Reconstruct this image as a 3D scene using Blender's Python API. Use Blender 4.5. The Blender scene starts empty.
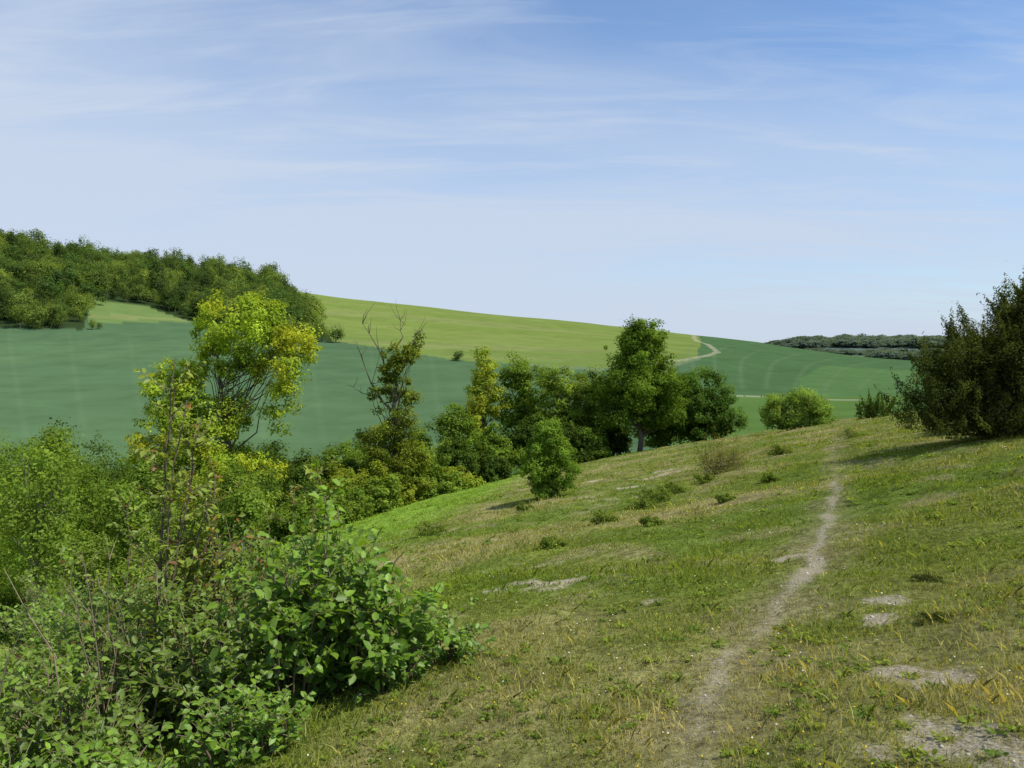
import bpy, math, random
import numpy as np
from mathutils import Vector
rng=np.random.default_rng(7); random.seed(7)
EYE=1.6
# ---------------- noise ----------------
_tab=rng.random((256,256))
def vnoise(x,y):
    x=np.asarray(x,float);y=np.asarray(y,float)
    xi=np.floor(x).astype(int);yi=np.floor(y).astype(int)
    fx=x-xi;fy=y-yi;fx=fx*fx*(3-2*fx);fy=fy*fy*(3-2*fy)
    a=_tab[xi&255,yi&255];b=_tab[(xi+1)&255,yi&255];c=_tab[xi&255,(yi+1)&255];d=_tab[(xi+1)&255,(yi+1)&255]
    return (a*(1-fx)+b*fx)*(1-fy)+(c*(1-fx)+d*fx)*fy
def fbm(x,y,o=4):
    s=0;a=.5;t=0
    for i in range(o):
        c,q=math.cos(.6*i),math.sin(.6*i)
        s=s+a*vnoise((x*c-y*q)*2**i+17.3*i,(x*q+y*c)*2**i+9.1*i);t+=a;a*=.5
    return s/t
def sstep(a,b,x):
    t=np.clip((x-a)/(b-a),0,1);return t*t*(3-2*t)
# ---------------- terrain height ----------------
_xs=np.linspace(-400,400,3201)
_sl=np.interp(_xs,[-400,-60,-10,0,10,25,60,400],[.0,.30,.27,.19,.18,.13,.05,0])
_f=np.concatenate([[0],np.cumsum((_sl[1:]+_sl[:-1])/2*np.diff(_xs))]);_f-=np.interp(0,_xs,_f)
ROW=[60,100,150,220,300,400,500,600,750,1000,1500,2500,3500,7000]
AZ=[-1.015,-.64,-.4525,-.265,-.0775,.11,.235,.31,.3975,.485,.735,1.2]
TAB=[[-20,-22,-20,-14,-4,8,25,62,108,120,110,60,40,20],
[-20,-25,-24,-20,-13,-4,8,52,101,108,90,50,30,20],
[-20,-25,-25,-21,-14,-3,10,22,58,107,100,50,30,20],
[-18,-24,-25,-22,-15,-5,6,18,38,78,72,40,20,10],
[-16,-23,-25,-23,-17,-6,2,12,25,56,47,20,10,10],
[-14,-22,-24,-22,-16,-8,0,7,17,37,30,10,10,10],
[-14,-20,-23,-21,-15,-9,-4,1,8,22,15,0,20,10],
[-14,-20,-22,-21,-17,-12,-7,-2,5,14,5,0,38,20],
[-14,-20,-22,-20,-17,-13,-10,-6,-2,-2,-10,-12,68,20],
[-12,-18,-20,-19,-16,-14,-13,-12,-12,-14,-20,-10,54,20],
[-10,-15,-15,-15,-14,-14,-14,-14,-12,-14,-15,0,30,20],
[-10,-15,-15,-15,-14,-14,-14,-14,-12,-14,-15,0,30,20]]
TAB=np.array(TAB,float)
NT,NR=400,400
tg=np.linspace(-1.2,1.2,NT);lg=np.linspace(math.log(60),math.log(7000),NR)
A=np.array([np.interp(np.exp(lg),ROW,r) for r in TAB])
D=np.array([np.interp(tg,AZ,A[:,j]) for j in range(NR)]).T
def gsm(D,s,ax):
    k=np.exp(-.5*(np.arange(-3*s,3*s+1)/s)**2);k/=k.sum()
    P=np.pad(D,[(3*s,3*s) if a==ax else (0,0) for a in (0,1)],mode='edge')
    return np.apply_along_axis(lambda m:np.convolve(m,k,'valid'),ax,P)
D=gsm(gsm(D,12,0),6,1)
def H(x,y):
    x=np.asarray(x,float);y=np.asarray(y,float)
    r=np.hypot(x,y)+1e-6;ph=np.clip(np.arctan2(x,y),-.87,.87)
    ye=r*np.cos(ph);t=np.tan(ph)
    near=np.interp(x,_xs,_f)-.13*np.clip(y,-200,400)
    near=near+(fbm(x*.25+5,y*.25+3,3)-fbm(np.array(5.),np.array(3.),3))*.35*sstep(1,8,r)
    near=near+(fbm(x*1.1+25,y*1.1+13,3)-.5)*.17*sstep(2,5,r)
    near=np.where(near>-22,near,-22+(near+22)*.1)
    fi=np.clip((t+1.2)/2.4*(NT-1),0,NT-1.001);fj=np.clip((np.log(np.maximum(ye,60))-lg[0])/(lg[-1]-lg[0])*(NR-1),0,NR-1.001)
    i=fi.astype(int);j=fj.astype(int);a=fi-i;b=fj-j
    far=(D[i,j]*(1-a)+D[i+1,j]*a)*(1-b)+(D[i,j+1]*(1-a)+D[i+1,j+1]*a)*b+EYE
    far=far+(fbm(x*.01,y*.01,3)-.5)*3*sstep(100,300,ye)
    far=far+(fbm(x*.006,y*.02,3)-.5)*18*sstep(1800,2600,ye)
    w=sstep(60,115,ye)
    return near*(1-w)+far*w
def Hs(x,y): return float(H(np.array([x]),np.array([y]))[0])
# ---------------- mesh helpers ----------------
def link(ob,parent=None):
    bpy.context.scene.collection.objects.link(ob)
    if parent: ob.parent=parent
    return ob
class MB:
    def __init__(s): s.v=[];s.f=[];s.c=[];s.m=[];s.n=0
    def add(s,v,f,c,m=0):
        s.v.append(v);s.f.append(f+s.n);s.n+=len(v)
        c=np.asarray(c,float)
        if c.ndim==1:c=np.tile(c,(len(f),1))
        s.c.append(c);s.m.append(np.full(len(f),m))
    def build(s,name,mats,smooth=False):
        me=bpy.data.meshes.new(name)
        V=np.concatenate(s.v);me.vertices.add(len(V));me.vertices.foreach_set('co',V.astype(np.float32).ravel())
        L=np.concatenate([f.ravel() for f in s.f]);tot=np.concatenate([np.full(len(f),f.shape[1]) for f in s.f])
        st=np.concatenate([[0],np.cumsum(tot)[:-1]])
        me.loops.add(len(L));me.loops.foreach_set('vertex_index',L.astype(np.int32))
        me.polygons.add(len(tot));me.polygons.foreach_set('loop_start',st.astype(np.int32));me.polygons.foreach_set('loop_total',tot.astype(np.int32))
        me.polygons.foreach_set('material_index',np.concatenate(s.m).astype(np.int32))
        if smooth: me.polygons.foreach_set('use_smooth',np.ones(len(tot),bool))
        C=np.concatenate(s.c);at=me.attributes.new('Col','FLOAT_COLOR','FACE')
        at.data.foreach_set('color',np.hstack([C,np.ones((len(C),1))]).astype(np.float32).ravel())
        for m in mats: me.materials.append(m)
        me.update(calc_edges=True);return me
def norm(a): return a/(np.linalg.norm(a,axis=-1,keepdims=True)+1e-9)
def tube(mb,P,R,col,n=5,mat=1):
    P=np.asarray(P,float);R=np.asarray(R,float);k=len(P)
    T=norm(np.gradient(P,axis=0));ref=np.array([.31,.9,.2]);a=norm(np.cross(T,ref));b=np.cross(T,a)
    th=np.arange(n)/n*2*np.pi
    V=P[:,None]+R[:,None,None]*(np.cos(th)[None,:,None]*a[:,None]+np.sin(th)[None,:,None]*b[:,None])
    i=np.arange(k-1)[:,None]*n;j=np.arange(n)[None];j2=(j+1)%n
    F=np.stack([i+j,i+j2,i+n+j2,i+n+j],-1).reshape(-1,4)
    mb.add(V.reshape(-1,3),F,col,mat)
def leaves(mb,C,N,Dr,L,W,col,mat=0,fold=.12):
    S=norm(np.cross(N,Dr));Dr=norm(np.cross(S,N));L=L[:,None];W=W[:,None]
    V=np.stack([C-Dr*L/2,C+S*W/2+N*L*fold-Dr*L*.05,C+Dr*L/2-N*L*.05,C-S*W/2+N*L*fold-Dr*L*.05],1)
    n=len(C);F=np.arange(n*4).reshape(n,4);mb.add(V.reshape(-1,3),F,col,mat)
def bigleaves(mb,C,N,Dr,L,W,col,mat=0):
    S=norm(np.cross(N,Dr));Dr=norm(np.cross(S,N));L=L[:,None];W=W[:,None]
    P=[C,C+Dr*L*.5-N*L*.03,C+Dr*L-N*L*.14,
       C+Dr*L*.22+S*W*.40+N*L*.06,C+Dr*L*.62+S*W*.42+N*L*.04,
       C+Dr*L*.22-S*W*.40+N*L*.06,C+Dr*L*.62-S*W*.42+N*L*.04]
    V=np.stack(P,1);n=len(C);b=np.arange(n)[:,None]*7
    F=np.concatenate([b+np.array([[0,1,2,4,3]]),b+np.array([[0,5,6,2,1]])])
    mb.add(V.reshape(-1,3),F,np.concatenate([col,col*.92]),mat)
# ---------------- materials ----------------
def nodes(m): m.use_nodes=True;nt=m.node_tree;nt.nodes.clear();return nt,nt.nodes.new,nt.links.new
def mat_leaf(name,trans=.4,gl=.02):
    m=bpy.data.materials.new(name);nt,N,K=nodes(m)
    o=N('ShaderNodeOutputMaterial');at=N('ShaderNodeAttribute');at.attribute_name='Col'
    no=N('ShaderNodeTexNoise');no.inputs['Scale'].default_value=1.3
    tc=N('ShaderNodeTexCoord');K(tc.outputs['Object'],no.inputs['Vector'])
    mr=N('ShaderNodeMapRange');mr.inputs['To Min'].default_value=.8;mr.inputs['To Max'].default_value=1.3;K(no.outputs['Fac'],mr.inputs['Value'])
    vm=N('ShaderNodeVectorMath');vm.operation='SCALE';K(at.outputs['Color'],vm.inputs[0]);K(mr.outputs[0],vm.inputs['Scale'])
    d=N('ShaderNodeBsdfDiffuse');t=N('ShaderNodeBsdfTranslucent');g=N('ShaderNodeBsdfGlossy');g.inputs['Roughness'].default_value=.5
    tm=N('ShaderNodeVectorMath');tm.operation='MULTIPLY';tm.inputs[1].default_value=(1.6,1.45,.5)
    K(vm.outputs[0],d.inputs['Color']);K(vm.outputs[0],tm.inputs[0]);K(tm.outputs[0],t.inputs['Color'])
    a=N('ShaderNodeMixShader');a.inputs[0].default_value=trans;K(d.outputs[0],a.inputs[1]);K(t.outputs[0],a.inputs[2])
    b=N('ShaderNodeMixShader');b.inputs[0].default_value=gl;K(a.outputs[0],b.inputs[1]);K(g.outputs[0],b.inputs[2])
    g.inputs['Color'].default_value=(.8,.85,.8,1)
    K(b.outputs[0],o.inputs[0]);return m
def mat_bark():
    m=bpy.data.materials.new('bark');nt,N,K=nodes(m)
    o=N('ShaderNodeOutputMaterial');at=N('ShaderNodeAttribute');at.attribute_name='Col'
    no=N('ShaderNodeTexNoise');no.inputs['Scale'].default_value=9;no.inputs['Detail'].default_value=5
    mr=N('ShaderNodeMapRange');mr.inputs['To Min'].default_value=.5;mr.inputs['To Max'].default_value=1.5;K(no.outputs['Fac'],mr.inputs['Value'])
    vm=N('ShaderNodeVectorMath');vm.operation='SCALE';K(at.outputs['Color'],vm.inputs[0]);K(mr.outputs[0],vm.inputs['Scale'])
    d=N('ShaderNodeBsdfDiffuse');K(vm.outputs[0],d.inputs['Color']);K(d.outputs[0],o.inputs[0]);return m
LEAF=mat_leaf('foliage',.42,.0);GRASSM=mat_leaf('grass_blades',.35,.0);BARK=mat_bark();CLOSE=mat_leaf('broad_leaf',.45,.03)
BK=(.13,.11,.08);GAIN=1.6
# ---------------- plants ----------------
def crown(mb,lobes,ncl,cr,lpc,ls,cA,cB,elong=0,trunk_r=.2,nbr=40,asp=.65,up=.45,trunk_top=None,bk=BK,shell=.5,gain=None,tint=None,notrunk=False):
    gain=gain or GAIN
    lobes=np.array(lobes,float) # cx,cy,cz,rx,ry,rz
    vol=(lobes[:,3]*lobes[:,4]*lobes[:,5])**.7;li=rng.choice(len(lobes),ncl,p=vol/vol.sum())
    d=norm(rng.normal(size=(ncl,3)));rad=shell+(1-shell)*rng.random(ncl)**.6
    rad=np.where(rng.random(ncl)<.15,rng.random(ncl)*.6,rad)
    rad*=1+.10*rng.normal(size=ncl)
    C=lobes[li,:3]+d*rad[:,None]*lobes[li,3:6]
    cen=(lobes[:,:3]*vol[:,None]).sum(0)/vol.sum()
    C[:,2]=np.maximum(C[:,2],min(.15,cr*.4))
    out=norm(d+.4*norm(C-cen))
    scl=.45+1.05*rng.random(ncl)
    k=rng.choice(ncl,ncl*lpc,p=scl**2/(scl**2).sum());n=len(k)
    gd=norm(rng.normal(size=(n,3)));gr=(.25+.95*rng.random(n)**.8)*1.25+np.abs(rng.normal(size=n))*.18
    sq=.55+.9*rng.random((ncl,3));sq[:,2]*=.8
    g=gd*gr[:,None]*sq[k]*cr*scl[k][:,None]
    if elong:
        ax=norm(out*.7+np.array([0,0,1.3])+.35*rng.normal(size=(ncl,3)))
        s=rng.normal(size=n)*cr*elong*scl[k];g=g*.6*np.clip(1.2-.5*s/(cr*elong),.25,1.5)[:,None]+ax[k]*s[:,None]
    P=C[k]+g;P[:,2]=np.maximum(P[:,2],.02)
    N=norm(gd*.7+out[k]*.35+np.array([0,0,up])+rng.normal(size=(n,3))*.42)
    Dr=norm(rng.normal(size=(n,3))+np.array([0,0,-.2]))
    if elong: Dr=norm(ax[k]+.5*rng.normal(size=(n,3)))
    m=np.clip(rng.random(ncl)[k]*.7+rng.random(n)*.45-.08,0,1)[:,None]
    col=(np.array(cA)*(1-m)+np.array(cB)*m)*gain
    if tint is not None:
        q=tint(P)[:,None];col=col*(1-q)+np.array((.42,.41,.03))*q
    col=col*(.7+.6*rng.random(ncl))[k][:,None]*(.85+.3*rng.random(n))[:,None]
    L=ls*(.65+.7*rng.random(n))
    leaves(mb,P,N,Dr,L,L*asp,col)
    if notrunk: return
    zt=trunk_top if trunk_top else cen[2]+.5*lobes[:,5].max()
    K=7;tt=np.linspace(0,1,K);tp=np.stack([cen[0]*tt**1.5,cen[1]*tt**1.5,zt*tt],1);tp[1:-1,:2]+=rng.normal(size=(K-2,2))*trunk_r*.5
    tp[0,2]=-.3
    tube(mb,tp,trunk_r*(1-.8*tt),bk,8)
    for q in rng.choice(ncl,min(nbr,ncl),replace=False):
        c=C[q];a=np.clip(c[2]/zt*.6+(rng.random()-.35)*.3,.08,.95);p0=np.array([np.interp(a,tt,tp[:,i]) for i in range(3)])
        t5=np.linspace(0,1,6)[:,None];ll=np.linalg.norm(c-p0);mid=(p0+c)/2+np.array([0,0,-.08*ll])+rng.normal(size=3)*.09*ll
        P5=(1-t5)**2*p0+2*t5*(1-t5)*mid+t5**2*c;P5[1:-1]+=rng.normal(size=(4,3))*.025*ll
        r0=trunk_r*(1-.8*a)*.38;tube(mb,P5,np.linspace(r0,r0*.12+.003,6),bk,4)
def plant(name,x,y,lobes,*a,**k):
    mb=MB();tw=k.pop('twigs',None);crown(mb,lobes,*a,**k)
    if tw:
        for (p0,p1,r) in tw:
            p0=np.array(p0,float);p1=np.array(p1,float);t=np.linspace(0,1,6)[:,None]
            P=p0+(p1-p0)*t+rng.normal(size=(6,3))*.08*np.linalg.norm(p1-p0)*np.sin(t*3.14)
            tube(mb,P,np.linspace(r,r*.2,6),BK,5)
            for i in range(9):
                s=P[rng.integers(2,6)];e=s+rng.normal(size=3)*.4+np.array([0,0,.5]);m=(s+e)/2+rng.normal(size=3)*.06
                tube(mb,[s,m,e],[r*.35,r*.25,r*.1],BK,3)
    ob=bpy.data.objects.new(name,mb.build(name,[LEAF,BARK]));ob.location=(x,y,Hs(x,y));return link(ob)
def lb(*L): # (dx,dz,rx,rz[,dy])
    return [(a[0],a[4] if len(a)>4 else 0.,a[1],a[2],a[2]*.95,a[3]) for a in L]
YG=((.10,.14,.016),(.20,.23,.025));MG=((.058,.10,.014),(.115,.17,.022));DG=((.030,.055,.011),(.060,.095,.015));LG=((.09,.14,.02),(.16,.22,.032))
plant('field_maple_tree',-15.9,45,lb((.55,12.9,2.5,1.6),(3.1,11.2,1.9,1.6),(2.9,9.0,.9,1.9),(-1.4,11.3,1.3,1.8),(-2.8,8.7,1.9,1.9,-.5),(-2.2,6.4,2.9,2.0),(-4.5,5.1,1.4,1.7),(.0,7.6,1.1,1.5),(-.3,4.2,2.8,2.0),(.6,10.6,1.4,1.2)),
  460,.33,105,.17,(.095,.15,.016),(.19,.24,.025),trunk_r=.25,nbr=110,trunk_top=11.5,gain=1.95,tint=lambda P:.55*sstep(.5,.72,fbm(P[:,0]*.5+3,P[:,2]*.5+2,2)))
plant('ivy_clad_tree',-6.6,45,lb((0,8.3,.75,1.3),(.9,8.9,.65,1.0),(-.5,6.6,.9,1.3),(.3,4.6,1.1,1.4),(-1.2,3.6,1.2,1.3),(.7,6.6,.6,1.1),(.9,3.0,1.1,1.1),(0,1.6,1.4,1.4)),
  230,.22,90,.13,(.06,.09,.012),(.15,.18,.022),trunk_r=.2,nbr=60,trunk_top=8.6,shell=.3,
  twigs=[((-.1,0,7.),(-1.8,0,10.4),.07),((-.2,0,5.5),(-1.9,.2,8.6),.07),((.2,0,7.5),(1.5,.2,10.1),.06),((-.2,0,6),(-2.4,.3,6.8),.05),((.2,0,8),(.3,.2,10.6),.05)])
plant('birch_tree',-2.2,64,lb((0,9.2,1.2,1.7),(.1,7,1.6,2.1),(-.4,5,1.6,1.7),(.2,3.,1.4,1.7)),180,.3,85,.17,*YG,trunk_r=.14,nbr=60,gain=1.8)
plant('ash_tree',.9,65,lb((-.2,8.4,1.6,1.6),(.5,6.6,2.0,1.9),(-.2,4.5,1.9,2.1)),150,.36,100,.19,*MG,trunk_r=.17,nbr=40)
plant('birch_tree',3.6,62,lb((0,6.3,1.4,1.5),(.3,4.6,1.8,1.7),(-.4,2.8,1.7,1.7)),140,.33,90,.17,*LG,trunk_r=.12,nbr=40)
plant('hawthorn_tree',-4.7,62,lb((0,5,1.5,1.6),(.5,3.2,1.8,1.6)),90,.35,90,.17,*MG,trunk_r=.12)
plant('hawthorn_tree',6.2,63,lb((0,5.2,1.7,1.8),(-.9,3.2,1.9,1.8),(1,3,1.6,1.6)),140,.36,110,.17,(.065,.10,.014),(.13,.17,.022),trunk_r=.14)
plant('oak_tree',9.6,60,lb((.5,8.6,1.8,1.3),(.1,6.9,2.5,1.9),(-.6,4.8,3.0,1.8),(1.3,4.6,2.3,1.9),(-1.2,3.0,2.3,1.1),(1.2,2.8,1.9,1.1)),
  420,.38,140,.17,(.045,.085,.012),(.11,.17,.02),trunk_r=.22,nbr=60)
plant('hawthorn_tree',15.1,64,lb((0,3.8,2.5,2.2),(-1.7,3.3,1.8,2),(1.2,2.2,2.4,1.8),(0,1.5,2.6,1.4)),260,.36,140,.17,(.038,.08,.014),(.07,.12,.02),trunk_r=.15)
plant('hawthorn_tree',12.2,66,lb((0,4.6,1.8,1.8),(0,2.6,2.2,1.8),(.3,1.4,2.4,1.2)),150,.36,120,.17,*MG,trunk_r=.15)
plant('hawthorn_bush',1.05,24,lb((.05,1.65,.62,.6),(-.2,1.0,.74,.7),(.3,.95,.68,.7),(.0,2.1,.3,.3),(0,.4,.55,.4)),230,.10,110,.06,(.05,.095,.013),(.12,.19,.024),trunk_r=.06,nbr=40,gain=1.7)
plant('elder_shrub',17.8,50,lb((0,1.6,1.9,1.0),(-1,1.1,1.3,.9),(1.1,1.0,1.3,.9),(0,.5,1.8,.5)),170,.22,100,.12,(.085,.14,.025),(.14,.20,.035),trunk_r=.1)
plant('juniper_bush',21.8,48,lb((0,.6,.9,.7),(.6,.8,.6,.6),(-.5,.4,.5,.4)),50,.16,90,.10,*DG,trunk_r=.05,elong=1.3)
J=((.022,.034,.010),(.066,.080,.018))
jl=lb((0,1.5,1.5,1.2),(-1.1,.8,1.2,.8),(-1.0,1.6,.8,.7),(.6,2.2,1.1,1.0),(.2,2.7,.5,.6),(1.6,2.0,1.6,1.5),(1.9,2.6,1.1,.8),(1.0,2.8,.6,.6),(-.3,.4,1.9,.4),(1.8,.6,2.0,.7))
plant('juniper_tree',10.5,17.2,jl,1000,.14,190,.058,*J,trunk_r=.12,nbr=100,elong=1.15,asp=.4,shell=.3)
plant('juniper_tree',14.6,20.5,lb((0,1.8,1.8,1.6),(.5,2.4,1.3,1.1),(-.6,1,1.6,1)),320,.17,170,.075,*J,trunk_r=.16,nbr=50,elong=1.2,asp=.4,shell=.35)
BR=((.10,.08,.035),(.12,.13,.04))
plant('dry_shrub',5.2,20.5,lb((0,.4,.45,.4),(.5,.3,.3,.3)),70,.11,60,.045,*BR,trunk_r=.02,nbr=50,elong=2,asp=.3)
plant('dry_shrub',6.4,23,lb((0,.35,.5,.3)),30,.12,50,.05,(.09,.10,.03),(.14,.16,.05),trunk_r=.02,nbr=30,elong=2,asp=.3)
for x,y,s in ((-1.9,18.5,.35),(3.0,17,.32),(2.6,16.3,.25),(8,24,.35),(11,26,.4),(.6,12,.16),(.3,20,.2),(3.6,18,.26),(4.6,19,.2),(2.2,12.5,.16),(1.6,14,.2),(3.9,14.5,.15),(5.5,17,.2)):
    plant('low_shrub',x,y,lb((0,s*.35,s,s*.6),(s*.8,s*.2,s*.6,s*.4)),40,s*.2,70,.03,(.06,.09,.016),(.12,.16,.025),trunk_r=.006,nbr=20)
for x,y,s in ((2.75,5.1,.075),(3.3,6.3,.08)):
    plant('heather_tuft',x,y,lb((0,s*.1,s*1.2,s*.3),(s*.9,s*.05,s*.7,s*.2)),40,s*.28,50,.011,(.045,.06,.016),(.09,.105,.03),gain=1.1,notrunk=True)
# shrub band along the foot of the slope
def shrub(x,y,h,w,pal,name='hawthorn_shrub'):
    ls=.035+.0025*y
    L=[(0,h*.5,w*.5,h*.40),(w*.3*rng.normal(),h*.35,w*.45,h*.3,w*.2),(w*.3*rng.normal(),h*.70,w*.3,h*.24),(w*.35*rng.normal(),h*.85,w*.14,h*.22),(w*.35*rng.normal(),h*.78,w*.12,h*.24),(w*.1*rng.normal(),h*.25,w*.55,h*.25)]
    n=int(70+22*h*w/2);plant(name,x,y,lb(*L),min(n,230),.13+.034*h,72,ls,*pal,trunk_r=.03+.012*h,nbr=30,up=.35)
PAL=[YG,MG,LG,DG,MG,LG,((.075,.12,.02),(.14,.19,.03))]
SH=[(-11,28,2.2,2.4,2),(-9.3,31,1.8,2.4,1),(-13,31,3,3,3),(-12,36,3,3,2),(-9.8,37,2.4,3,3),(-8.5,42,3.0,3,0),(-7,41,1.8,2.4,2),(-10.8,43,4,3.4,3),(-13.5,42,4.3,3.4,1),(-5.5,48,3.4,3,4),
(-8.5,50,3.6,3.2,3),(-11.5,52,4.6,3.6,1),(-3.8,53,3.6,3,3),(-1.6,56,3.8,3.2,1),(-6.5,56,4.5,3.4,2),(1.2,58,4.0,3,3),(3.4,58,3.6,3,3),(5.4,59,2.8,2.6,1),(-15.5,52,6,4,3),(-19,50,6,4,1),
(-14.6,28,4.4,3,1),(-16.5,31,6,3,1),(-18.8,31,6.5,3,4),(-19,36,7.5,3.2,3),(-22.5,36,8,3.4,1),(-23.5,40,8.6,3.4,4),(-27,42,9,4,2),(-15.8,25,3.6,3,4),(-13,24,2.4,2.6,6),(-17.4,27,5,2.8,1),(-20.5,30.5,6.4,3,6),(-25,33,7,4,3),
(-11.5,23,1.6,2,6),(-10.2,24.5,1.5,1.8,1),(-14.3,21,2.0,2.4,3),(-28,48,9,5,3),(-33,50,9,5,1),(-24,56,8,5,3),(-30,60,9,5,2),(-18,60,7,5,3),(-13,62,6,4,1),(-9,66,6,4,3),(8,64,3,3,3),(-16,38,5,3.4,0),(-30,36,8,5,3),
(-8.2,36,1.4,2,2),(-6.3,44,1.5,2.2,0),(-4.6,47,1.6,2,2),(-12.5,20,1.7,2.2,6),(-11.2,18,1.5,2,1),(-9.3,19,1.0,1.4,2),(-3.4,49.5,1.6,1.8,0),(-9.5,46.5,3.3,3,3),(-12.2,47,4.4,3,3),(-1.2,52.5,1.8,1.8,3),(-7.6,38.5,1.5,1.6,1)]
for x,y,h,w,p in SH: shrub(x,y,h,w,PAL[p],'ash_sapling' if h>5.9 else 'hawthorn_shrub')
for x,y,h in ((-9.9,16.5,3.4),(-11.6,19,4.3),(-13.4,23,5.0),(-15.6,26.5,6.0),(-10.4,21.5,3.0),(-12.3,27,4.2),(-8.2,24,2.2),(-9.5,28,2.8)):
    L=[(rng.normal()*.25,h*a,.28+.09*h*(1-abs(a-.65)),h*.13) for a in (.4,.55,.68,.8,.93)]
    plant('young_ash_tree',x,y,lb(*L),90,.13+.02*h,42,.04+.0026*y,(.07,.12,.018),(.135,.19,.027),trunk_r=.035+.006*h,nbr=50,trunk_top=h*.93,bk=(.26,.24,.18))
# ---------------- foreground bushes with individual leaves ----------------
def closebush(name,x,y,w,h,nst,leafL,cA,cB,spread=1.,lean=(0,0),side=7,lp=9,asp=.68,red=0,low=2,bt=1.):
    mb=MB();LC=[];LN=[];LD=[];LL=[]
    for s in range(nst):
        az=rng.random()*6.28;rr=w*math.sqrt(rng.random())*spread;zt=h*(1-.35*(rr/(w*spread+1e-6))**2)*(.45+.7*rng.random())
        b=np.array([math.cos(az)*rr*.35,math.sin(az)*rr*.35,-.1]);e=np.array([math.cos(az)*rr+lean[0],math.sin(az)*rr+lean[1],zt])
        t=np.linspace(0,1,9)[:,None];mid=np.array([b[0]*.7+e[0]*.3,b[1]*.7+e[1]*.3,zt*.65])
        P=(1-t)**2*b+2*t*(1-t)*mid+t*t*e+rng.normal(size=(9,3))*.012
        tube(mb,P,np.linspace(.009,.003,9)*bt,(.17,.13,.09),5)
        tw=[P[4:]]
        for q in range(side):
            i=rng.integers(low-1,8);a=rng.random()*6.28;ln=.12+.24*rng.random()
            dv=np.array([math.cos(a)*.85,math.sin(a)*.85,.3+.6*rng.random()])
            tt=np.linspace(0,1,4)[:,None];Q=P[i]+dv*ln*tt+rng.normal(size=(4,3))*.01
            tube(mb,Q,np.linspace(.004,.0018,4),(.17,.16,.08),4);tw.append(Q)
        for Q in tw:
            for j in range(lp):
                u=.15+.85*(j+rng.random()*.5)/lp;f=u*(len(Q)-1);i=min(int(f),len(Q)-2);p=Q[i]+(Q[i+1]-Q[i])*(f-i)
                tg_=norm(Q[i+1]-Q[i]);sd=norm(np.cross(tg_,rng.normal(size=3)))
                LC.append(p);LD.append(norm(sd+.45*tg_+np.array([0,0,.05])));LN.append(norm(np.array([0,0,1.])+.55*rng.normal(size=3)+.35*np.array([.6,-.6,0])))
                LL.append(leafL*(.5+.65*rng.random()))
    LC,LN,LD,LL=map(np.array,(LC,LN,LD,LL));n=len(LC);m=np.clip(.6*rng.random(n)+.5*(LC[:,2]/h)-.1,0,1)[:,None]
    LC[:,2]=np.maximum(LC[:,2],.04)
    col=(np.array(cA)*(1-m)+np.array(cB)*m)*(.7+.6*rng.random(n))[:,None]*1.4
    if red:
        k=rng.random(n)<red;col[k]=np.array((.26,.12,.03))*(.7+.6*rng.random(k.sum()))[:,None]
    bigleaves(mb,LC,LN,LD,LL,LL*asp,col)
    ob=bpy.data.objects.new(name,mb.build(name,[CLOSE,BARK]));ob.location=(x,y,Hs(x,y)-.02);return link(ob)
G1=((.065,.13,.012),(.165,.27,.025));G2=((.055,.10,.010),(.14,.21,.022))
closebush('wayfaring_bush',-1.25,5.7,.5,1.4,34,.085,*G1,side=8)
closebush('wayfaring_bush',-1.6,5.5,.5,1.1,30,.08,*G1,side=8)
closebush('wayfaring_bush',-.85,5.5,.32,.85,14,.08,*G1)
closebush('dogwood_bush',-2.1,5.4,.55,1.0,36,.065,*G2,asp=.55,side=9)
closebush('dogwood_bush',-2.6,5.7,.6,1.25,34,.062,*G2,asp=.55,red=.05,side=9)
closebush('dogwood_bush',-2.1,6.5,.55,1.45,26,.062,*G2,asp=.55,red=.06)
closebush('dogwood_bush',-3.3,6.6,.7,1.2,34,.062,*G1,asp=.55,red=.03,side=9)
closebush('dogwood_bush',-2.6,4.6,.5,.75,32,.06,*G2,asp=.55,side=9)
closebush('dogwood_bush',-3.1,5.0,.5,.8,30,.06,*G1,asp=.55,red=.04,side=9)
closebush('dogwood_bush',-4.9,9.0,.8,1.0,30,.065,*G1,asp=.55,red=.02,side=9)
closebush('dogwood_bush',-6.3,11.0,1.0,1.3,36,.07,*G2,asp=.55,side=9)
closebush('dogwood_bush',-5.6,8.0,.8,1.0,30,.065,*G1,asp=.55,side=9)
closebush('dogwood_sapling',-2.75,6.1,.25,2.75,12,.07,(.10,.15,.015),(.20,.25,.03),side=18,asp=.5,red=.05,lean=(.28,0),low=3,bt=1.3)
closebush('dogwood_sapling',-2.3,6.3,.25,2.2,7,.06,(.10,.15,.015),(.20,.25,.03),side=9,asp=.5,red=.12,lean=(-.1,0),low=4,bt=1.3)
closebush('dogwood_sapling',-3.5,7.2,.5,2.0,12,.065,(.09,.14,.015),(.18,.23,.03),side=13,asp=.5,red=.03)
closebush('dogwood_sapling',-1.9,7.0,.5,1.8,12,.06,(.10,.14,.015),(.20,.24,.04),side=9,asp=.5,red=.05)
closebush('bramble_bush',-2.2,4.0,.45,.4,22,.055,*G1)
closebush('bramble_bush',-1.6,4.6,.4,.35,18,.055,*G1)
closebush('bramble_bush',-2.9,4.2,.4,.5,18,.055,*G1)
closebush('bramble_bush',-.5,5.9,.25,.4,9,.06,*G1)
mb=MB()
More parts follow.
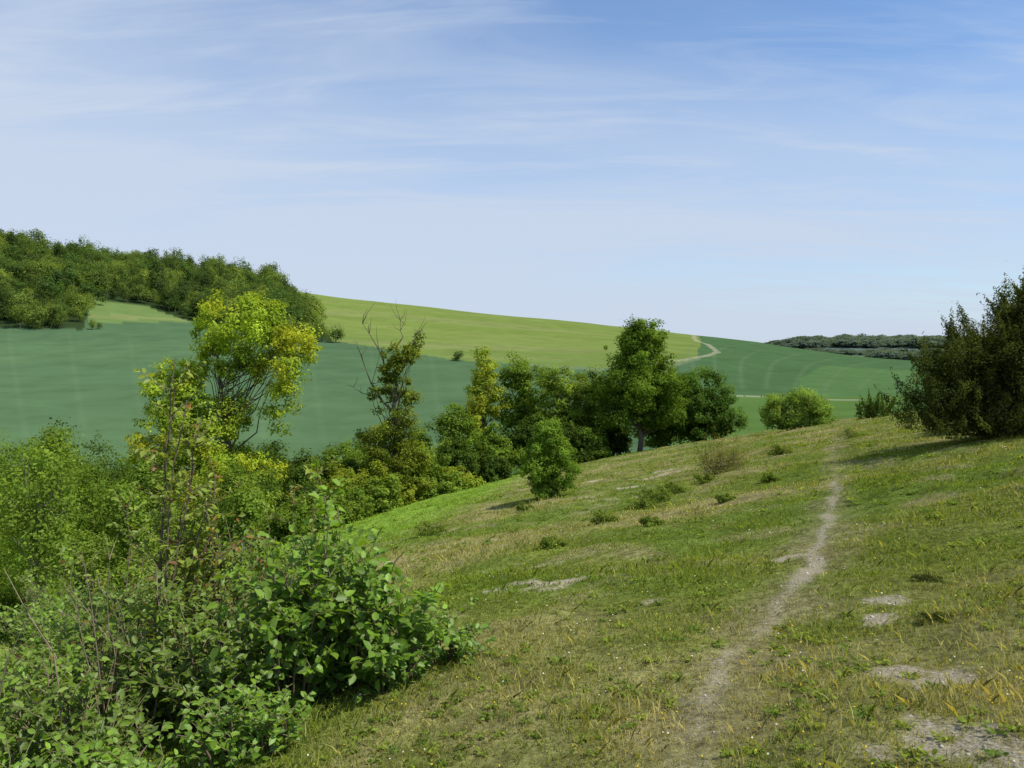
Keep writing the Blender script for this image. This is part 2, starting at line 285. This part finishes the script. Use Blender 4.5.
for i in range(16):
    b=np.array([rng.normal()*.5,rng.normal()*.35,-.05]);e=b+np.array([rng.normal()*.28,rng.normal()*.2,.8+.7*rng.random()]);t=np.linspace(0,1,6)[:,None]
    P=b+(e-b)*t+np.sin(t*3.14)*rng.normal(size=3)*.08+rng.normal(size=(6,3))*.012
    tube(mb,P,np.linspace(.008,.002,6),(.24,.19,.13),5,0)
    for q in range(4):
        s_=P[rng.integers(2,6)];f_=s_+np.array([rng.normal()*.08,rng.normal()*.08,.14]);tube(mb,[s_,(s_+f_)/2+rng.normal(size=3)*.008,f_],[.003,.0022,.0012],(.24,.19,.13),4,0)
ob=bpy.data.objects.new('dead_stems',mb.build('dead_stems',[BARK]));ob.location=(-2.5,4.9,Hs(-2.5,4.9));link(ob)
# ---------------- woodland (instanced) ----------------
wl=bpy.data.objects.new('woodland',None);link(wl)
var=[]
for i in range(10):
    mb=MB();h=13.;w=4.2+rng.random()*1.2
    L=lb((0,h*.62,w,h*.3),(rng.normal()*1.5,h*.82,w*.55,h*.18),(rng.normal()*2,h*.5,w*.7,h*.25,1.5),(rng.normal()*2,h*.4,w*.8,h*.3,-1.5))
    p=[((.035,.065,.018),(.065,.11,.025)),((.055,.085,.02),(.09,.13,.03)),((.07,.11,.02),(.12,.16,.035)),((.028,.05,.016),(.055,.085,.022)),((.085,.12,.025),(.14,.18,.04))][(0,1,2,3,1,0,4,3,2,1)[i]]
    crown(mb,L,40,1.5,40,.75,*p,trunk_r=.3,nbr=10,gain=1.7)
    var.append(mb.build('woodland_tree_mesh_%d'%i,[LEAF,BARK]))
tlow=lambda t:np.interp(t,[-1.02,-.64,-.535,-.525,-.4525,-.40,-.34,-.215],[480,512,522,625,640,600,545,505])
tright=lambda y:np.interp(y,[500,1000],[-.222,-.30])
cnt=0
def wtree(x,y,s):
    global cnt
    ob=bpy.data.objects.new('tree_part_%d'%cnt,var[rng.integers(10)]);cnt+=1
    ob.location=(x,y,Hs(x,y)-.4);ob.rotation_euler=(0,0,rng.random()*6.28);ob.scale=(s,s,s*(.85+.4*rng.random()));link(ob,wl)
yy=495.
while yy<1040:
    xx=-1.0*yy
    while xx<-.19*yy:
        x=xx+rng.normal()*3.5;y=yy+rng.normal()*3.5;t=x/y
        if y>tlow(t)+2 and t<tright(y): wtree(x,y,(.75+1.15*rng.random()**2)*(1.15 if yy>800 else 1))
        xx+=11.5 if yy<760 else 14
    yy+=11.5 if yy<760 else 15
for x,y,s in ((-291,515,1),(-301,510,1.1),(-312,508,1.15),(-110,498,.9),(-119.5,503,1.),(-132,508,1.15),(-144,515,1.2),(-271,517,.45),(-268,520,.35)): wtree(x,y,s)
ob=bpy.data.objects.new('field_bush',var[3]);ob.location=(-27.7,420,Hs(-27.7,420)-1.5);ob.scale=(.55,.5,.55);link(ob)
bl=bpy.data.objects.new('distant_woods',None);link(bl)
farv=[]
for i in range(3):
    mb=MB();L=lb((0,8,5,4),(2,9.5,3,3),(-2,7,4,3))
    crown(mb,L,30,1.6,30,1.6,(.08,.115,.095),(.105,.145,.115),trunk_r=.3,nbr=0,gain=1.4);farv.append(mb.build('distant_tree_mesh_%d'%i,[LEAF,BARK]))  # blue-grey leaf colours: distance haze painted into the foliage
for k in range(1000):
    if k<560: t=.31+.36*rng.random();y=2800+500*rng.random()
    elif k<760: t=.45+.16*rng.random();y=1450+180*rng.random()
    else: t=.36+.25*rng.random();y=2000+500*rng.random()
    ob=bpy.data.objects.new('wood_part_%d'%k,farv[rng.integers(3)]);s=1.+rng.random()*.8
    if k<560: s*=2.*min(1,(t-.30)/.05)
    ob.location=(t*y,y,Hs(t*y,y)-2);ob.scale=(s*1.5,s*1.5,s*.75);link(ob,bl)
# ---------------- ground sheet ----------------
ph=np.concatenate([np.linspace(-math.pi,-.85,70)[:-1],np.linspace(-.85,.85,1000),np.linspace(.85,math.pi,70)[1:-1]])
rr=np.exp(np.linspace(math.log(.35),math.log(7000),640));nP,nR=len(ph),len(rr)
R,P_=np.meshgrid(rr,ph,indexing='ij');X=R*np.sin(P_);Y=R*np.cos(P_);Z=H(X,Y)
V=np.stack([X,Y,Z],-1).reshape(-1,3);V=np.vstack([V,[[0,0,Hs(0,0)]]])
i=np.arange(nR-1)[:,None]*nP;j=np.arange(nP)[None];j2=(j+1)%nP
F=np.stack([i+j,i+nP+j,i+nP+j2,i+j2],-1).reshape(-1,4)[:,::-1]
Ft=np.stack([np.full(nP,nR*nP),np.arange(nP),(np.arange(nP)+1)%nP],-1)[:,::-1]
def pdist(x,y,pts):
    d=np.full(x.shape,1e9)
    for a,b in zip(pts[:-1],pts[1:]):
        a=np.array(a,float);b=np.array(b,float);ab=b-a;t=np.clip(((x-a[0])*ab[0]+(y-a[1])*ab[1])/(ab@ab),0,1)
        d=np.minimum(d,np.hypot(x-a[0]-t*ab[0],y-a[1]-t*ab[1]))
    return d
PATH=[(.4,1.5),(.86,3.68),(1.31,4.8),(1.75,5.6),(2.45,6.8),(3.2,8.3),(4.1,10.3),(5.0,12.3),(6.2,15.2),(8,20),(12,29)]
CH=[(2.5,5.4,.22),(2.23,4.07,.18),(1.75,3.25,.24),(.45,8.4,.32),(1.95,21.5,.4),(4.7,25.6,.6),(2.84,5.8,.18),(5.6,27,.5),(1.2,26,.3),(3.3,29,.4),(1.2,6.9,.12),(-.3,6.3,.1),(.2,10.2,.22),(2.6,19,.35),(3.6,22.5,.35),(2.9,8.1,.16)]
def chalk(x,y):
    w=fbm(x*1.6+3,y*1.6,3)-.5;w2=fbm(x*6+3,y*6,3)-.5
    r=np.hypot(x,y)
    d=pdist(x+w*.35,y+w*.1,PATH)+w2*.14;p=(1-sstep(-.02,.18,d))*(.12+1.05*fbm(x*1.1+40,y*1.1,3))*(1-.75*sstep(11,20,r))
    for a,b,s in CH:
        q=np.hypot((x-a)/1.6,(y-b));p=np.maximum(p,.88*(1-sstep(s*.0,s*1.2,q+w*s*2.2+w2*s*2.4)))
    return np.clip(p,0,1)
def worn(x,y):
    return 1-sstep(.05,.5,pdist(x,y,PATH)+(fbm(x*2,y*2,3)-.5)*.4)
t=np.tan(np.clip(P_,-.87,.87));ye=R*np.cos(np.clip(P_,-.87,.87))
C=np.zeros(X.shape+(3,))
def put(mask,c):
    global C
    m=np.asarray(mask,float)[...,None];C=C*(1-m)+np.array(c)*m
nz=fbm(X*.35,Y*.35,4);nl=fbm(X*.012+4,Y*.012,4);nm=fbm(X*1.3+8,Y*1.3,3)
put(np.ones_like(X),(.16,.185,.042));put(sstep(.47,.7,nz)*.8,(.235,.22,.09));put(sstep(.5,.3,nz)*.8,(.115,.17,.032));put(sstep(.53,.7,nm)*.6,(.265,.235,.12))
put(worn(X,Y)*.4,(.25,.22,.12))
gstrip=sstep(-1.5,-4.5,X-(.13*(Y-20)))*sstep(12,22,Y)
put(gstrip*.85,(.155,.27,.030))
dk=sstep(100,140,ye)
put(dk,(.068,.123,.058));put(dk*sstep(.4,.65,nl)*.55,(.080,.139,.062))
ylow=np.interp(t,[-.34,-.215,-.0775,.11,.20,.24],[505,505,425,402,440,500])
lt=(ye>ylow)&(t>tright(ye))&(t<.236+.012*(fbm(ye*.01,ye*0+3,2)-.5))&(ye<1600)
g=np.clip((ye-ylow)/500,0,1)
put(lt,(.145,.20,.045));put(lt*sstep(.3,.7,fbm(X*.01,Y*.03,4))*.6,(.175,.22,.06));put(lt*sstep(.3,0,g)*.6,(.12,.18,.045));put(lt*sstep(.62,.7,fbm(X*.004+3,Y*.02,3))*.4,(.21,.22,.09))
st=(ye>ylow-14)&(ye<=ylow)&(t>0.02)&(t<.236);put(st*.8,(.15,.19,.10))
sm=(t>-.53)&(t<-.405)&(ye>np.interp(t,[-.53,-.405],[535,585]))&(ye<655);put(sm,(.12,.18,.055))
sm2=sm&(np.abs((ye-np.interp(t,[-.53,-.405],[560,600])))<6);put(sm2*.7,(.19,.21,.08))
wd=(ye>tlow(t)-6)&(t<tright(ye))&(ye<1500);put(wd,(.03,.05,.018))
rf=(t>.236)&(ye>300)&(ye<1100);put(rf,(.068,.130,.052))
rf2=(t>.36)&(ye>300)&(ye<520)&(t>.30+.0003*(ye-200));put(rf2,(.085,.160,.055))
put(((t>.2)&(ye<300)&(ye>125)),(.09,.16,.04))
trk=pdist(X,Y,[(.26*296,296),(.29*300,300),(.335*292,292),(.45*285,285)]);put((trk<1.4)*.6,(.36,.36,.25))
trk=pdist(X,Y,[(.226*980,980),(.229*800,800),(.246*700,700),(.257*600,600),(.243*520,520),(.215*470,470),(.17*440,440)]);put((trk<2.2)*.6,(.34,.32,.22))
for k in range(8):
    c=.27+.033*k;put(np.exp(-(((t-c-.05*np.sin(ye*.004+c*9))*ye)/1.2)**2)*((ye>330)&(ye<950))*.4,(.115,.18,.085))
for k in range(9):
    c=-.62+.075*k;put(np.exp(-(((t-c)*ye+.02*(ye-300))/1.1)**2)*((ye>200)&(ye<ylow)&(ye<tlow(t)-8))*.2,(.11,.165,.08))
fr=sstep(1050,1300,ye)*(t>.2)
fn=fbm(X*.002+9,Y*.002,3);put(fr*(fn>.0),(.13,.18,.10));put(fr*sstep(.45,.5,fn),(.09,.13,.085))
put(sstep(2300,2700,ye),(.11,.15,.13))  # far hills tinted bluish, aerial haze put into the ground colour
CK=chalk(X,Y)*(1-sstep(50,60,ye));NE=1-sstep(70,110,ye)
me=bpy.data.meshes.new('ground')
me.vertices.add(len(V));me.vertices.foreach_set('co',V.astype(np.float32).ravel())
Lp=np.concatenate([F.ravel(),Ft.ravel()]);tot=np.concatenate([np.full(len(F),4),np.full(len(Ft),3)])
me.loops.add(len(Lp));me.loops.foreach_set('vertex_index',Lp.astype(np.int32))
me.polygons.add(len(tot));me.polygons.foreach_set('loop_start',np.concatenate([[0],np.cumsum(tot)[:-1]]).astype(np.int32));me.polygons.foreach_set('loop_total',tot.astype(np.int32))
me.polygons.foreach_set('use_smooth',np.ones(len(tot),bool))
def pattr(n,A3):
    A3=A3.reshape(-1,3);A3=np.vstack([A3,A3[:1]]);a=me.attributes.new(n,'FLOAT_COLOR','POINT')
    a.data.foreach_set('color',np.hstack([A3,np.ones((len(A3),1))]).astype(np.float32).ravel())
pattr('Col',C);pattr('Msk',np.stack([CK,NE,CK*0],-1))
me.update(calc_edges=True)
gm=bpy.data.materials.new('meadow_and_fields');nt,N,K=nodes(gm)
o=N('ShaderNodeOutputMaterial');bs=N('ShaderNodeBsdfDiffuse');bs.inputs['Roughness'].default_value=1
ac=N('ShaderNodeAttribute');ac.attribute_name='Col';am=N('ShaderNodeAttribute');am.attribute_name='Msk'
sp=N('ShaderNodeSeparateColor');K(am.outputs['Color'],sp.inputs[0]);tc=N('ShaderNodeTexCoord')
def nois(s,d,r=.6):
    n=N('ShaderNodeTexNoise');n.inputs['Scale'].default_value=s;n.inputs['Detail'].default_value=d;n.inputs['Roughness'].default_value=r;K(tc.outputs['Object'],n.inputs['Vector']);return n
def mrange(src,a,b,c,d):
    m=N('ShaderNodeMapRange');m.inputs[1].default_value=a;m.inputs[2].default_value=b;m.inputs[3].default_value=c;m.inputs[4].default_value=d;K(src,m.inputs[0]);return m
def mx(f,a,b,bt='MIX'):
    m=N('ShaderNodeMix');m.data_type='RGBA';m.blend_type=bt
    for s,k in ((f,0),(a,6),(b,7)):
        if hasattr(s,'type') and not isinstance(s,(float,tuple)): K(s,m.inputs[k])
        else: m.inputs[k].default_value=s
    return m.outputs[2]
n1=nois(14,8,.7);n2=nois(2.2,5);n3=nois(.05,8,.65)
a1=mrange(n1.outputs['Fac'],.3,.7,.35,1.65);a2=mrange(n2.outputs['Fac'],.3,.7,.65,1.35);a3=mrange(n3.outputs['Fac'],.3,.7,.85,1.15)
mm=N('ShaderNodeMath');mm.operation='MULTIPLY';K(a1.outputs[0],mm.inputs[0]);K(a2.outputs[0],mm.inputs[1])
ml=N('ShaderNodeMix');ml.data_type='FLOAT';K(sp.outputs[1],ml.inputs[0]);K(a3.outputs[0],ml.inputs[2]);K(mm.outputs[0],ml.inputs[3])
sc=N('ShaderNodeVectorMath');sc.operation='SCALE';K(ac.outputs['Color'],sc.inputs[0]);K(ml.outputs[0],sc.inputs['Scale'])
n4=nois(30,6,.75);ad=N('ShaderNodeMath');ad.operation='MULTIPLY_ADD';K(n4.outputs['Fac'],ad.inputs[0]);ad.inputs[1].default_value=1.6;ad.inputs[2].default_value=-.8
ad2=N('ShaderNodeMath');ad2.operation='ADD';K(ad.outputs[0],ad2.inputs[0]);K(sp.outputs[0],ad2.inputs[1])
ck=mrange(ad2.outputs[0],.25,.78,0,.95);ckm=N('ShaderNodeMath');ckm.operation='MULTIPLY';K(ck.outputs[0],ckm.inputs[0]);K(mrange(sp.outputs[0],.02,.2,0,1).outputs[0],ckm.inputs[1])
n5=nois(60,4);cc=mx(mrange(n5.outputs['Fac'],.35,.65,0,1).outputs[0],(.26,.22,.14,1),(.52,.47,.35,1))
fin=mx(ckm.outputs[0],sc.outputs[0],cc);K(fin,bs.inputs['Color'])
bp=N('ShaderNodeBump');bp.inputs['Distance'].default_value=.05;K(sp.outputs[1],bp.inputs['Strength']);K(n1.outputs['Fac'],bp.inputs['Height']);K(bp.outputs[0],bs.inputs['Normal'])
K(bs.outputs[0],o.inputs[0]);me.materials.append(gm)
link(bpy.data.objects.new('ground',me))
# ---------------- meadow grass ----------------
def grass(n,r0,r1,hm,seedoff,tall=False):
    r=r0*(r1/r0)**rng.random(n);p=(rng.random(n)-.5)*1.62
    x=r*np.sin(p);y=r*np.cos(p);ck=chalk(x,y);wo=worn(x,y)
    den=fbm(x*.9+seedoff,y*.9,3);keep=(rng.random(n)>ck*.95)&(rng.random(n)<(sstep(.48,.62,den) if tall else .45+sstep(.3,.6,den)))&(rng.random(n)>wo*.3)
    x,y,r=x[keep],y[keep],r[keep];ck=ck[keep];wo=wo[keep];n=len(x)
    z=H(x,y);h=hm*(.4+1.1*rng.random(n)**1.5)*(.4+1.2*fbm(x*.7+31,y*.7,3))*(1+.012*r)*(1-.6*ck)*(1-.4*wo)*sstep(-2,6,r);w=.0016+.00085*r
    w=w*(.6+.8*rng.random(n))
    a=rng.random(n)*6.28;d=np.stack([np.cos(a),np.sin(a),0*a],1);ln=rng.normal(size=(n,2))*.55*h[:,None]
    B=np.stack([x,y,z-.005],1);M=B+np.stack([ln[:,0]*.35,ln[:,1]*.35,h*.6],1);T=B+np.stack([ln[:,0],ln[:,1],h],1)
    wv=d*w[:,None]/2
    V=np.stack([B-wv,B+wv,M+wv*.8,T,M-wv*.8],1).reshape(-1,3)
    F=np.arange(n*5).reshape(n,5)
    m=np.clip(fbm(x*.35,y*.35,4)*1.9-.78+.6*(fbm(x*1.3+8,y*1.3,3)-.5)*2+.25*wo+rng.normal(size=n)*.25,0,1)[:,None]
    gs=(sstep(-1.5,-4.5,x-(.13*(y-20)))*sstep(12,22,y))[:,None]
    m=m*(1-.85*gs)
    c=(np.array((.165,.225,.034))*(1-m)+np.array((.38,.34,.155))*m)*(.7+.6*rng.random(n))[:,None]
    c=c*(1-gs)+c*gs*np.array((1.1,1.3,1.))
    k=rng.random(n)<.3;c[k]*=np.array((1.25,1.2,.9))
    mb=MB();mb.add(V,F,c);return mb
mb=grass(500000,1.9,60,.028,0);mt=grass(110000,3.4,55,.065,70,True)
mb.add(mt.v[0],mt.f[0],mt.c[0])
link(bpy.data.objects.new('meadow_grass',mb.build('meadow_grass',[GRASSM])))
# low broad-leaved herbs in the turf
n=2600;r=2.2*(34/2.2)**rng.random(n);p=(rng.random(n)-.5)*1.5;x=r*np.sin(p);y=r*np.cos(p)
kk=(rng.random(n)<sstep(.38,.62,fbm(x*.8+90,y*.8,3)))&(chalk(x,y)<.6)&(worn(x,y)<.7);x,y,r=x[kk],y[kk],r[kk];n=len(x);q=16
k=np.repeat(np.arange(n),q);sz=(.012+.006*rng.random(n))*(1+.13*r);sp_=sz[k]*(.4+1.6*rng.random(n*q))
a=rng.random(n*q)*6.28;dd=np.stack([np.cos(a),np.sin(a),.25+.5*rng.random(n*q)],1)
Pp=np.stack([x[k],y[k],H(x,y)[k]+.004],1)+dd*sp_[:,None]
tone=rng.random(n);cb_=np.array((.10,.17,.03))*(1-tone[:,None])+np.array((.22,.28,.04))*tone[:,None]
mb=MB();leaves(mb,Pp,norm(np.array([0,0,1.])+.5*rng.normal(size=(n*q,3))),dd,sz[k]*1.3,sz[k]*.7,cb_[k]*(.7+.6*rng.random(n*q))[:,None])
link(bpy.data.objects.new('meadow_herbs',mb.build('meadow_herbs',[GRASSM])))
n=1900;r=2.5*(30/2.5)**rng.random(n);p=(rng.random(n)-.5)*1.5;x=r*np.sin(p);y=r*np.cos(p);z=H(x,y)+.04+.04*rng.random(n)
kk=rng.random(n);col=np.where(kk[:,None]<.65,np.array((.65,.55,.05)),np.where(kk[:,None]<.95,np.array((.7,.7,.65)),np.array((.15,.15,.5))))
mb=MB();Nn=norm(np.array([0,0,1.])+.4*rng.normal(size=(n,3)));S=(.007+.0009*r)
leaves(mb,np.stack([x,y,z],1),Nn,rng.normal(size=(n,3)),S,S,col);leaves(mb,np.stack([x,y,z+.001],1),Nn,rng.normal(size=(n,3)),S,S,col)
tubev=np.stack([np.stack([x-.001,y,z],1),np.stack([x+.001,y,z],1),np.stack([x,y,z-.12],1)],1).reshape(-1,3);mb.add(tubev,np.arange(n*3).reshape(n,3),(.1,.18,.03))
link(bpy.data.objects.new('wildflowers',mb.build('wildflowers',[GRASSM])))
# chalk and flint stones on bare spots
N0=70000;r=2.5*(34/2.5)**rng.random(N0);p=(rng.random(N0)-.5)*1.5;x=r*np.sin(p);y=r*np.cos(p);ck=chalk(x,y)
k=rng.random(N0)<ck**2*.25+.0025;x,y,r=x[k],y[k],r[k];n=len(x);z=H(x,y)
o8=norm(np.array([[1,0,0],[0,1,0],[-1,0,0],[0,-1,0],[0,0,1],[0,0,-1.]]));f8=np.array([[0,1,4],[1,2,4],[2,3,4],[3,0,4],[1,0,5],[2,1,5],[3,2,5],[0,3,5]])
sz=(.004+.0012*r)*(.3+1.4*rng.random(n)**2.5)
vv=o8[None]*sz[:,None,None]*(.6+.8*rng.random((n,6,1)));a=rng.random(n)*6.28;ca,sa=np.cos(a)[:,None],np.sin(a)[:,None]
vv=np.stack([vv[...,0]*ca-vv[...,1]*sa+x[:,None],vv[...,0]*sa+vv[...,1]*ca+y[:,None],vv[...,2]*.6+z[:,None]+.001],-1).reshape(-1,3)
ff=(np.arange(n)[:,None,None]*6+f8[None]).reshape(-1,3);mb=MB();mb.add(vv,ff,np.repeat(np.array((.50,.46,.37))*(.5+.6*rng.random(n))[:,None],8,0))
link(bpy.data.objects.new('chalk_stones',mb.build('chalk_stones',[BARK])));print('stones',n)
# ---------------- light and sky ----------------
EL,AZM=math.radians(55),math.radians(110)
s=Vector((math.cos(EL)*math.sin(AZM),math.cos(EL)*math.cos(AZM),math.sin(EL)))
ld=bpy.data.lights.new('sun','SUN');ld.energy=5.0;ld.angle=math.radians(.53);ld.color=(1,.94,.83)
lo=bpy.data.objects.new('sun',ld);lo.rotation_euler=s.to_track_quat('Z','Y').to_euler();link(lo)
w=bpy.data.worlds.new('World');bpy.context.scene.world=w;w.use_nodes=True;nt=w.node_tree;nt.nodes.clear();N=nt.nodes.new;K=nt.links.new
out=N('ShaderNodeOutputWorld');bg=N('ShaderNodeBackground');bg.inputs[1].default_value=.12
sky=N('ShaderNodeTexSky');sky.sky_type='NISHITA';sky.sun_disc=False;sky.sun_elevation=EL;sky.sun_rotation=AZM;sky.air_density=1.0;sky.dust_density=.6;sky.ozone_density=1.0
tc=N('ShaderNodeTexCoord');sx=N('ShaderNodeSeparateXYZ');K(tc.outputs['Generated'],sx.inputs[0])
def M(op,a,b=None,c=None):
    m=N('ShaderNodeMath');m.operation=op
    for i,q in enumerate((a,b,c)):
        if q is None: continue
        if isinstance(q,(int,float)): m.inputs[i].default_value=q
        else: K(q,m.inputs[i])
    return m.outputs[0]
zz=M('ADD',M('MAXIMUM',sx.outputs[2],0.),.16)
cb=N('ShaderNodeCombineXYZ');K(M('DIVIDE',sx.outputs[0],zz),cb.inputs[0]);K(M('DIVIDE',sx.outputs[1],zz),cb.inputs[1])
def cloud(rot,sx_,sy_,scale,dist,det,rough):
    mp=N('ShaderNodeMapping');mp.inputs['Rotation'].default_value=(0,0,math.radians(rot));mp.inputs['Scale'].default_value=(sx_,sy_,1);K(cb.outputs[0],mp.inputs[0])
    c=N('ShaderNodeTexNoise');c.inputs['Scale'].default_value=scale;c.inputs['Detail'].default_value=det;c.inputs['Roughness'].default_value=rough;c.inputs['Distortion'].default_value=dist;K(mp.outputs[0],c.inputs['Vector']);return c.outputs['Fac']
ca_=cloud(-22,.45,1.0,1.1,.6,8,.5);cb_=cloud(-12,.6,2.4,1.7,1.0,12,.62);cd_=cloud(24,.5,1.8,1.3,1.4,12,.6)
def rmp(src,a,b):
    m=N('ShaderNodeMapRange');m.inputs[1].default_value=a;m.inputs[2].default_value=b;K(src,m.inputs[0]);return m.outputs[0]
wis=M('ADD',M('MULTIPLY',rmp(cb_,.48,.72),.5),M('MULTIPLY',rmp(cd_,.5,.75),.4))
veil=M('MULTIPLY_ADD',sx.outputs[0],-.78,.38)
cv=M('ADD',M('ADD',veil,M('MULTIPLY',M('SUBTRACT',ca_,.5),1.7)),wis)
hz=N('ShaderNodeMapRange');hz.inputs[1].default_value=.0;hz.inputs[2].default_value=.40;hz.inputs[3].default_value=.85;hz.inputs[4].default_value=0;K(sx.outputs[2],hz.inputs[0])
cf=N('ShaderNodeClamp');K(M('ADD',M('MULTIPLY',cv,.66),hz.outputs[0]),cf.inputs[0]);cf.inputs[2].default_value=.95
tint=N('ShaderNodeVectorMath');tint.operation='MULTIPLY';tint.inputs[1].default_value=(1.0,1.2,1.42);K(sky.outputs[0],tint.inputs[0])
mix=N('ShaderNodeMix');mix.data_type='RGBA';K(cf.outputs[0],mix.inputs[0]);K(tint.outputs[0],mix.inputs[6]);mix.inputs[7].default_value=(4.9,5.65,6.85,1)
K(mix.outputs[2],bg.inputs[0]);K(bg.outputs[0],out.inputs[0])
# ---------------- camera ----------------
cd=bpy.data.cameras.new('camera');cd.sensor_width=36;cd.lens=28.1;cd.clip_start=.05;cd.clip_end=20000
co=bpy.data.objects.new('camera',cd);co.location=(0,0,EYE+Hs(0,0));co.rotation_euler=(math.radians(90-2.3),0,0);link(co)
sc_=bpy.context.scene;sc_.camera=co;sc_.view_settings.view_transform='Standard';sc_.view_settings.look='None'
print('woods',cnt)
